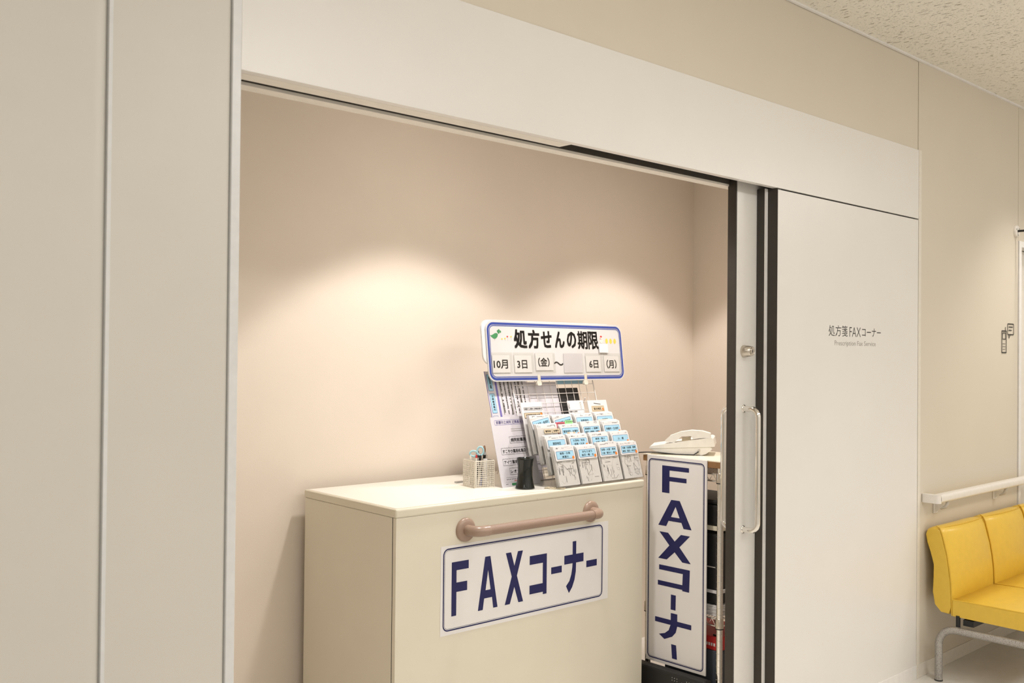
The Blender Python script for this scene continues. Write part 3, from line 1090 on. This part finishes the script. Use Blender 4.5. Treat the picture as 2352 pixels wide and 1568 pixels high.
obj('base_plate', MB().box(COLX-.004, COLX+3*PITCH+PWD+.004, .577, .80, ZT+.0008, ZT+.0022, 'clear'), hd)
# three taller papers in the top row
for nm, c, x0, x1, ht, txt, lab in (
    ('tall leaflet with an outlined title behind the top row, at the left', 0, .002, .118, .212, 'a', None),
    ('tall folded leaflet with a pasted title strip behind the top row, middle', 2, .018, .112, .212, 'b', None),
    ('tall blank leaflet with a yellowed title label behind the top row, right', 3, .014, .132, .210, 'c', None)):
    ry, rz = ROWS[3]
    fr = lean(COLX+c*PITCH, ry+.034, rz-.009, LN)
    t = thing('title_leaflet', nm, 'leaflet', fr[0])
    obj('sheet', MB().fbox(fr, x0, x1, .0, ht, -.003, 0, 'paper'), t)
    p = MB()
    if txt == 'a':
        p.ring(fr, .014, .178, .116, .192, .004, .0009, .0004, 'ink')
        p.text(fr, '那覇市立病院 近隣薬局案内', .018, .181, .114, .189, .0004, 'ink', .012)
        p.rrect(fr, .012, .148, .112, .170, .003, .0010, 'tape', h0=.0003)
        p.ring(fr, .012, .148, .112, .170, .003, .0012, .0013, 'ink')
        p.text(fr, '近隣薬局案内図', .020, .154, .098, .164, .0013, 'ink', .02)
        p.rrect(fr, .100, .158, .110, .168, .002, .0016, 'orange')
    elif txt == 'b':
        p.rrect(fr, .014, .148, .108, .172, .002, .0010, 'paper', h0=.0003)
        p.ring(fr, .014, .148, .108, .172, .002, .001, .0013, 'ink')
        p.text(fr, '那覇市立病院', .019, .162, .066, .169, .0013, 'ink', .012)
        p.text(fr, '近隣薬局案内図', .042, .150, .103, .158, .0013, 'ink', .012)
        p.ring(fr, .090, .176, .097, .204, .002, .0008, .0004, 'ink')
        strokes(p, fr, .019, .176, .026, .20, 5, 3)
    else:
        p.rrect(fr, .032, .160, .110, .186, .002, .0008, 'tape', h0=.0003)
        p.ring(fr, .036, .163, .106, .183, .002, .0008, .0010, 'ink2')
        p.text(fr, '宮古地区', .044, .168, .090, .178, .0011, 'ink', .02)
        p.rrect(fr, .096, .165, .104, .176, .002, .0014, 'orange')
        p.line(fr, [(.050, .197), (.092, .192)], .003, .0004, 'ink2')
    obj('print', p, t)
# coloured slips among the third row
fr = lean(COLX+.124, ROWS[2][0]+.012, ROWS[2][1], LN)
for nm, x0, x1, y1, mt_ in (('red paper slip peeking over the third row of leaflets', .000, .050, .158, 'pinkslip'), ('green paper slip peeking over the third row of leaflets', .052, .096, .163, 'lgreen'),
                            ('pale green paper slip behind the third row at the right', .25, .325, .160, 'cup')):
    t = thing('paper_slip', nm, 'paper slip', fr[0])
    mb = MB().fbox(fr, x0, x1, .1, y1, -.0015, -.0004, mt_)
    for i in range(7):
        mb.rect(fr, x0+.006+.006*i, y1-.008, x0+.0095+.006*i, y1-.0035, 0, 'ink2')
    obj('sheet', mb, t)
# pair of beige stickers in the third row, left pocket
fr = lean(COLX, *ROWS[2], LN)
for i, (x0, tx, nm) in enumerate(((.040, '豊見城', 'small tan sticker on the third row left leaflets, left one'), (.084, '糸満市', 'small tan sticker on the third row left leaflets, right one'))):
    t = thing('tan_sticker', nm, 'sticker', fr[0]+fr[1]*x0)
    mb = MB().rrect(fr, x0, .118, x0+.040, .134, .001, .0014, 'tape', h0=.0004)
    mb.text(fr, tx, x0+.005, .122, x0+.034, .130, .0017, 'ink', .02)
    obj('sticker', mb, t)

# ------------------------------------------------------------------ wire grid stand
gs = thing('wire_grid_stand', 'white wire grid stand leaning behind the leaflet holder', 'stand', (2.92, .80, ZT))
GF = lean(2.685, .800, ZT+.003, LN)


def gp(u, v, h=0):
    return GF[0]+GF[1]*u+GF[2]*v+GF[1].cross(GF[2])*h


GWD, GHT = .482, .430
fm = MB()
fm.tube([gp(0, 0), gp(0, GHT), gp(GWD, GHT), gp(GWD, 0)], .0030, 'wire', 8, closed=True)
obj('frame', fm, gs)
for i in range(1, 11):
    u = GWD*i/11
    obj('grid_wire', MB().tube([gp(u, 0, -.003), gp(u, GHT, -.003)], .0013, 'wire', 6), gs)
for i in range(1, 11):
    v = GHT*i/11
    obj('grid_wire', MB().tube([gp(0, v), gp(GWD, v)], .0013, 'wire', 6), gs)
for u in (.06, .42):
    q = gp(u, .33, -.006)
    obj('rear_leg', MB().tube([q, (q.x, 1.06, ZT+.003)], .003, 'wire', 8), gs)

tag(obj('white_sheet', MB().fbox(GF, .02, .262, .05, .405, -.012, -.0105, 'paper2'), base=gp(.14, .05, -.012)), 'blank pale sheet behind the left half of the wire grid', 'paper')
bk = thing('black_tablet', 'black flat tablet hung behind the right half of the wire grid', 'tablet', gp(.32, .25, -.02))
obj('slab', MB().fbox(GF, .268, .392, .245, .378, -.022, -.012, 'bmatte'), bk, bevel=.003)
obj('lower_slab', MB().fbox(GF, .345, .380, .17, .245, -.020, -.012, 'bmatte'), bk, bevel=.002)
tag(obj('blue_folder', MB().fbox(GF, .268, .440, .395, .440, -.014, -.012, 'sky'), base=gp(.35, .39, -.014)), 'pale blue card just below the dated sign behind the grid', 'card')

# ------------------------------------------------------------------ dated sign on the grid
SF = lean(2.6, .866, 1.2, 7)
SF = (SF[0]+V((0, 0, .002)), SF[1], SF[2])
sg = thing('dated_sign', 'white blue-bordered sign with prescription dates on top of the wire grid', 'sign', SF[0]+SF[2]*.13+SF[1]*.34)
obj('board', MB().rrect(SF, -.060, .131, .750, .376, .036, 0, 'sign', h0=-.006), sg, bevel=.0008)
obj('rear_board', MB().rrect(SF, -.076, .20, .70, .379, .036, -.008, 'paper', h0=-.016), sg, bevel=.0008)
bd = MB()
bd.ring(SF, -.056, .136, .746, .368, .034, .0095, .0005, 'blue')
bd.ring(SF, -.0445, .1475, .7345, .3565, .024, .0032, .0005, 'blue')
obj('border', bd, sg, label='blue double border')
tx = MB()
for ch, x0, x1 in (('処', .086, .160), ('方', .166, .232), ('せ', .240, .304), ('ん', .320, .380), ('の', .394, .452), ('期', .460, .522), ('限', .526, .592)):
    tx.text(SF, ch, x0, .264+(.004 if ch in 'せんの' else 0), x1, .343-(.004 if ch in 'せんの' else 0), .0006, 'ink', .032 if ch not in '期限' else .024)
obj('lettering', tx, sg, label='bold black title lettering')
for x0, x1, tt, a, b, yy0, yy1 in ((-.046, .066, '10月', -.034, .042, .182, .218), (.072, .186, '3日', .093, .149, .182, .217), (.191, .311, '（金）', .212, .278, .189, .227),
                                   (.362, .481, '', 0, 0, 0, 0), (.493, .606, '6日', .520, .578, .182, .217), (.610, .728, '（月）', .632, .698, .180, .219)):
    pc = obj('card_pocket', MB().fbox(SF, x0, x1, .162, .247, .0034, .0042, 'clear'), sg)
    mb = MB()
    if tt:
        mb.fbox(SF, x0+.007, x1-.012, .166+(.008 if '金' in tt else 0), .236+(.008 if '金' in tt else 0), .0010, .0022, 'paper')
        mb.text(SF, tt, a, yy0, b, yy1, .0027, 'ink', .022)
    else:
        mb.fbox(SF, x0+.002, x1-.003, .163, .245, .0010, .0018, 'paper2')
    obj('date_card', mb, pc)
wv = [(.308+.0052*i, .2025+.006*sin(i/10*2*pi)) for i in range(11)]
obj('wave_mark', MB().line(SF, wv, .006, .0008, 'ink'), sg)
for u in (.2125, .4925):
    cm = MB().fbox(SF, u-.0085, u+.0085, .120, .158, .0010, .0040, 'clear')
    cm.fbox(SF, u-.008, u+.008, .121, .157, .0003, .0009, 'cup')
    cm.rrect(SF, u-.014, .112, u+.010, .130, .006, .0035, 'cup', h0=-.007)
    obj('clip', cm, sg)
bi = MB()
bi.poly(SF, [(-.042, .316), (-.036, .315), (-.028, .3175), (-.014, .3245), (-.004, .325), (.002, .3195), (-.002, .310), (-.010, .303), (-.022, .302), (-.032, .308)], .0006, 'green')
for dx, dy in ((0, 0), (.009, .004), (.002, .009), (-.004, .0055)):
    bi.poly(SF, circ(.006+dx, .327+dy, .0048, k=10), .0006, 'green')
bi.line(SF, [(-.0155, .303), (-.0165, .296)], .0012, .0006, 'ink2')
obj('bird_print', bi, sg, label='small green bird print with a clover')
flm = MB()
for i, (x, y, mt_) in enumerate(((.022, .304, 'yellowp'), (.038, .306, 'yellowp'), (.052, .314, 'red'), (.072, .314, 'yellowp'))):
    flm.poly(SF, [(x-.005, y), (x-.003, y-.005), (x+.003, y-.005), (x+.005, y), (x+.002, y-.001), (x, y+.002), (x-.002, y-.001)], .0006, mt_)
    flm.line(SF, [(x, y-.005), (x+.001, .294)], .0007, .0006, 'ink3')
obj('flower_print', flm, sg)
hn = MB()
hn.poly(SF, circ(.612, .306, .012, .014), .0006, 'cup')
hn.poly(SF, circ(.612, .321, .0065, .0045, 10), .0007, 'red')
hn.poly(SF, circ(.606, .311, .003, k=8), .0008, 'red')
hn.poly(SF, circ(.616, .310, .002, k=8), .0008, 'red')
for x in (.650, .677, .704):
    hn.poly(SF, circ(x-.003, .302, .0085, .0115), .0006, 'yellowp')
obj('hen_print', hn, sg, label='small hen and three yellow chicks printed in a row')
obj('tape_patch', MB().fbox(SF, .590, .648, .250, .289, .0044, .0052, 'paper'), sg)

# ------------------------------------------------------------------ pharmacy map card
KF = lean(2.486, .742, ZT+.0005, LN)
kc = thing('map_card', 'white laminated pharmacy map card standing left of the leaflet holder', 'card', KF[0])
obj('card', MB().rrect(KF, 0, 0, .205, .272, .006, 0, 'paper2', h0=-.002), kc)
p = MB()
H_ = .0004
p.ring(KF, .018, .240, .192, .260, .005, .0012, H_, 'purple')
p.text(KF, '那覇市立病院 近隣薬局案内', .026, .2435, .186, .2565, H_, 'purple', .01)
p.rect(KF, .096, .222, .19, .2235, H_, 'ink3')
p.rect(KF, .096, .214, .19, .2155, H_, 'ink3')
for y, x0, x1, s1, s2 in ((.171, .080, .172, '病院前薬局', 'Byoinmae Pharmacy'), (.128, .028, .162, 'すこやか薬局松島店', 'Sukoyaka Pharmacy'), (.086, .026, .150, 'アイワ薬局松島店', 'Aiwa Pharmacy'), (.050, .052, .150, 'レオナ薬局', 'Reona Pharmacy')):
    p.ring(KF, x0, y-.004, x1, y+.022, .0015, .0010, H_, 'ink')
    p.text(KF, s1, x0+.006, y+.001, x1-.006, y+.016, H_+.0001, 'ink', .02)
    p.rect(KF, x0+.012, y+.0195, x0+.062, y+.0235, H_+.0001, 'paper2')
    p.text(KF, s2, x0+.014, y+.0192, x0+.060, y+.0245, H_+.0002, 'ink2')
    p.rect(KF, x0+.03, y-.0055, x0+.07, y-.001, H_+.0001, 'paper2')
    for i in range(8):
        p.rect(KF, x0+.032+.0045*i, y-.0045, x0+.035+.0045*i, y-.002, H_+.0002, 'ink2')
    if y > .1:
        p.poly(KF, [(x1+.012, y+.016), (x1+.036, y+.014), (x1+.032, y+.023), (x1+.018, y+.025)], H_+.0001, 'purple')
        p.rect(KF, x1+.016, y-.001, x1+.032, y+.0135, H_+.0001, 'red')
        p.rect(KF, x1+.018, y+.002, x1+.030, y+.010, H_+.0002, 'paper')
        p.line(KF, [(x1, y+.012), (x1+.012, y+.008)], .001, H_, 'ink')
p.rect(KF, .028, .036, .13, .0367, H_, 'ink2')
for i in range(11):
    p.rect(KF, .030+.0085*i, .0275, .0335+.0085*i, .0310, H_, 'ink')
p.rect(KF, .02, .0185, .13, .0190, H_, 'ink3')
for i in range(10):
    p.rect(KF, .068+.005*i, .0205, .0712+.005*i, .0245, H_, 'red')
p.line(KF, [(.022, .011), (.034, .0115)], .0016, H_, 'ink')
p.rrect(KF, .052, .005, .082, .014, .003, H_+.0001, 'green')
p.poly(KF, circ(.188, .160, .006), H_, 'ink3')
obj('print', p, kc, label='printed pharmacy names and map')

QF = lean(2.486, .806, ZT+.0005, LN)
qs = thing('route_map_sheet', 'tall map sheet with a purple stripe and blue index tabs behind the map card', 'map', QF[0]+QF[1]*.17)
obj('sheet', MB().fbox(QF, .066, .285, 0, .452, -.0015, 0, 'paper2'), qs)
p = MB()
p.rect(QF, .112, .01, .122, .452, .0004, 'purple')
p.rect(QF, .066, .01, .0685, .452, .0004, 'purple')
for y0, y1, tt in ((.372, .440, '豊見城'), (.282, .362, '近隣薬局案内'), (.20, .272, '')):
    p.rrect(QF, .074, y0, .100, y1, .003, .0006, 'skyd')
    p.rrect(QF, .0755, y0+.0015, .0985, y1-.0015, .002, .0008, 'sky' if tt else 'paper2')
    for i, ch in enumerate(tt):
        d = (y1-y0-.016)/len(tt)
        p.text(QF, ch, .082, y1-.008-d*(i+1)+.0015, .093, y1-.008-d*i, .0010, 'ink', .02)
R = random.Random(11)
for i in range(7):
    x = .138+.020*i
    y = .435
    while y > .28:
        hgt = R.uniform(.004, .008)
        if R.random() < .8:
            p.rect(QF, x+R.uniform(-.001, .001), y-hgt, x+.006, y-.001, .0005, R.choice(('ink', 'ink2', 'ink2')))
        y -= hgt
for i in range(3):
    p.rect(QF, .134+.05*i, .275, .1385+.05*i, .44, .0003, 'ink3')
obj('print', p, qs)

# ------------------------------------------------------------------ small things on the counter
# wire-mesh pen cup
CPX, CPY, CS, CH = 2.448, .835, .085, .100
rot = radians(-9)
cu_ = V((cos(rot), sin(rot), 0))
cw_ = V((-sin(rot), cos(rot), 0))
c0 = V((CPX, CPY, ZT+.0006))
pc = thing('pen_cup', 'square ivory lattice pen cup on the counter', 'pen cup', c0)
for i in range(4):
    a = rot+i*pi/2
    u = V((cos(a), sin(a), 0))
    n = V((sin(a), -cos(a), 0))
    fr = (c0+n*(CS/2)-u*(CS/2), u, V((0, 0, 1)))
    mb = MB()
    for k in range(12):
        x = CS*k/11
        t = .0009 if 0 < k < 11 else .002
        mb.fbox(fr, x-t, x+t, 0, CH, -.0012, 0, 'cup')
    for k in range(14):
        z = CH*k/13
        t = .0009 if 0 < k < 13 else .0022
        mb.fbox(fr, 0, CS, z-t if k else 0, z+t, -.0011, .0002, 'cup')
    obj('lattice_side', mb, pc)
obj('bottom', MB().poly((c0, cu_, cw_), [(-CS/2, -CS/2), (CS/2, -CS/2), (CS/2, CS/2), (-CS/2, CS/2)], .003, 'cup', h0=0), pc)


def stick(name, label, cat, a, b, r, mt_, tip=None, cap=None):
    a, b = c0+V(a), c0+V(b)
    t = thing(name, label, cat, a)
    d = (b-a)
    obj('barrel', MB().tube([a, b], r, mt_, 10), t)
    if tip:
        obj('cap', MB().tube([b, b+d.normalized()*.012], [r*1.02, r*.5], tip, 10), t)
    if cap:
        obj('clip', MB().tube([b-d*.3+V((r*1.3, -r, 0)), b+V((r*1.3, -r, 0))], .0012, cap, 6), t)
    return t


stick('wooden_stick', 'thick brown wooden stick in the pen cup', 'stick', (.006, -.02, .004), (.036, .010, .140), .0055, 'brown', 'brown')
stick('marker_pen', 'black marker pen in the pen cup', 'pen', (-.006, .01, .004), (.004, .012, .122), .0065, 'bplastic', 'bplastic', 'bmatte')
stick('ballpoint_pen', 'white ballpoint pen with a red top in the pen cup', 'pen', (-.026, -.012, .004), (-.030, -.020, .112), .0045, 'phone', 'red', 'paper')
stick('ballpoint_pen', 'plain ivory pen leaning left in the pen cup', 'pen', (-.02, .012, .004), (-.036, .006, .108), .0045, 'cup', 'cup')
stick('marker_pen', 'dark pen with a silver clip at the right of the pen cup', 'pen', (.012, .004, .004), (.026, -.004, .118), .0055, 'bplastic', 'steel', 'steel')
stick('glue_stick', 'short white glue stick in the pen cup', 'glue stick', (.008, -.026, .004), (.006, -.030, .106), .0085, 'paper')
stick('blue_pen', 'blue pen low in the pen cup', 'pen', (.0, -.01, .004), (.020, -.022, .100), .0045, 'blue')
sc = thing('scissors', 'scissors with pale blue handles standing in the pen cup', 'scissors', c0+V((0, 0, .004)))
va = V((cos(radians(-41)), sin(radians(-41)), 0))     # plane of the handles faces the corridor
for du, dz, rx, rz in ((-.020, .124, .0145, .0105), (.0055, .134, .0120, .0165)):
    cc = c0+va*du+V((0, 0, dz))
    pts = [cc+va*rx*cos(2*pi*i/20)+V((0, 0, 1))*rz*sin(2*pi*i/20) for i in range(20)]
    obj('finger_loop', MB().tube(pts, .0036, 'lblue', 10, closed=True), sc, label='pale blue finger loop')
obj('grip', MB().tube([c0+va*-.010+V((0, 0, .118)), c0+va*.002+V((0, 0, .106)), c0+va*.004+V((0, 0, .08))], [.004, .006, .005], 'bmatte', 10), sc)
obj('grip', MB().tube([c0+va*.006+V((0, 0, .119)), c0+va*.004+V((0, 0, .106)), c0+va*.0+V((0, 0, .08))], [.004, .006, .005], 'bmatte', 10), sc)
obj('blade', MB().tube([c0+va*.004+V((0, 0, .08)), c0+va*.010+V((0, 0, .006))], [.004, .0015], 'steel', 8), sc)

# black waisted pen stand
vz = thing('pen_stand', 'glossy black waisted pen stand in front of the map card', 'pen stand', (2.545, .680, ZT+.0006))
pr = []
for i in range(21):
    t = i/20
    rr_ = .0262+.0090*(abs(t-.56)/.56)**2.0 if t < .56 else .0262+.0050*((t-.56)/.44)**2
    pr.append((t*.114, rr_*1.07))
pr = [(0, .035), (.001, .0375)] + pr[1:]
pr += [(.115, .0325), (.114, .0295), (.10, .0265)]
obj('body', MB().lathe((2.545, .680, ZT+.0006), (0, 0, 1), pr, 'bplastic', 40), vz)
obj('orange_mark', MB().lathe((2.545+.0250, .680-.0085, ZT+.068), (.95, -.32, 0), [(0, .006), (.0022, .0055)], 'orange', 14), vz, label='orange mark')
obj('knob', MB().lathe((2.532, .686, ZT+.112), (0, 0, 1), [(0, .006), (.005, .006), (.007, .003)], 'bmatte', 12), vz)

# keyring-like bits left of the cup
kt = thing('small_clip', 'small dark metal clip with a thin wire loop left of the pen cup', 'clip', (2.455, .965, ZT+.0006))
obj('clip_body', MB().box(2.437, 2.475, .95, .968, ZT+.0008, ZT+.006, 'steel'), kt, bevel=.001)
obj('wire_loop', MB().tube([(2.478, .955, ZT+.003), (2.492, .950, ZT+.018), (2.505, .946, ZT+.024), (2.515, .94, ZT+.016)], .0009, 'steel', 6), kt)
# straw-coloured cord lying by the leaflet holder
cpts = []
R = random.Random(5)
for i in range(60):
    a = i*.55
    cpts.append((2.612+.020*sin(a)+.0006*i, .622-.0006*i+.014*cos(a*1.31), ZT+.003+.0016*sin(a*2.1)))
tag(obj('coiled_cord', MB().tube(cpts, .0013, 'cord', 6), base=(2.63, .60, ZT)), 'tangled straw-coloured cord beside the black pen stand', 'cord')

for o in bpy.data.objects:
    o.select_set(False)
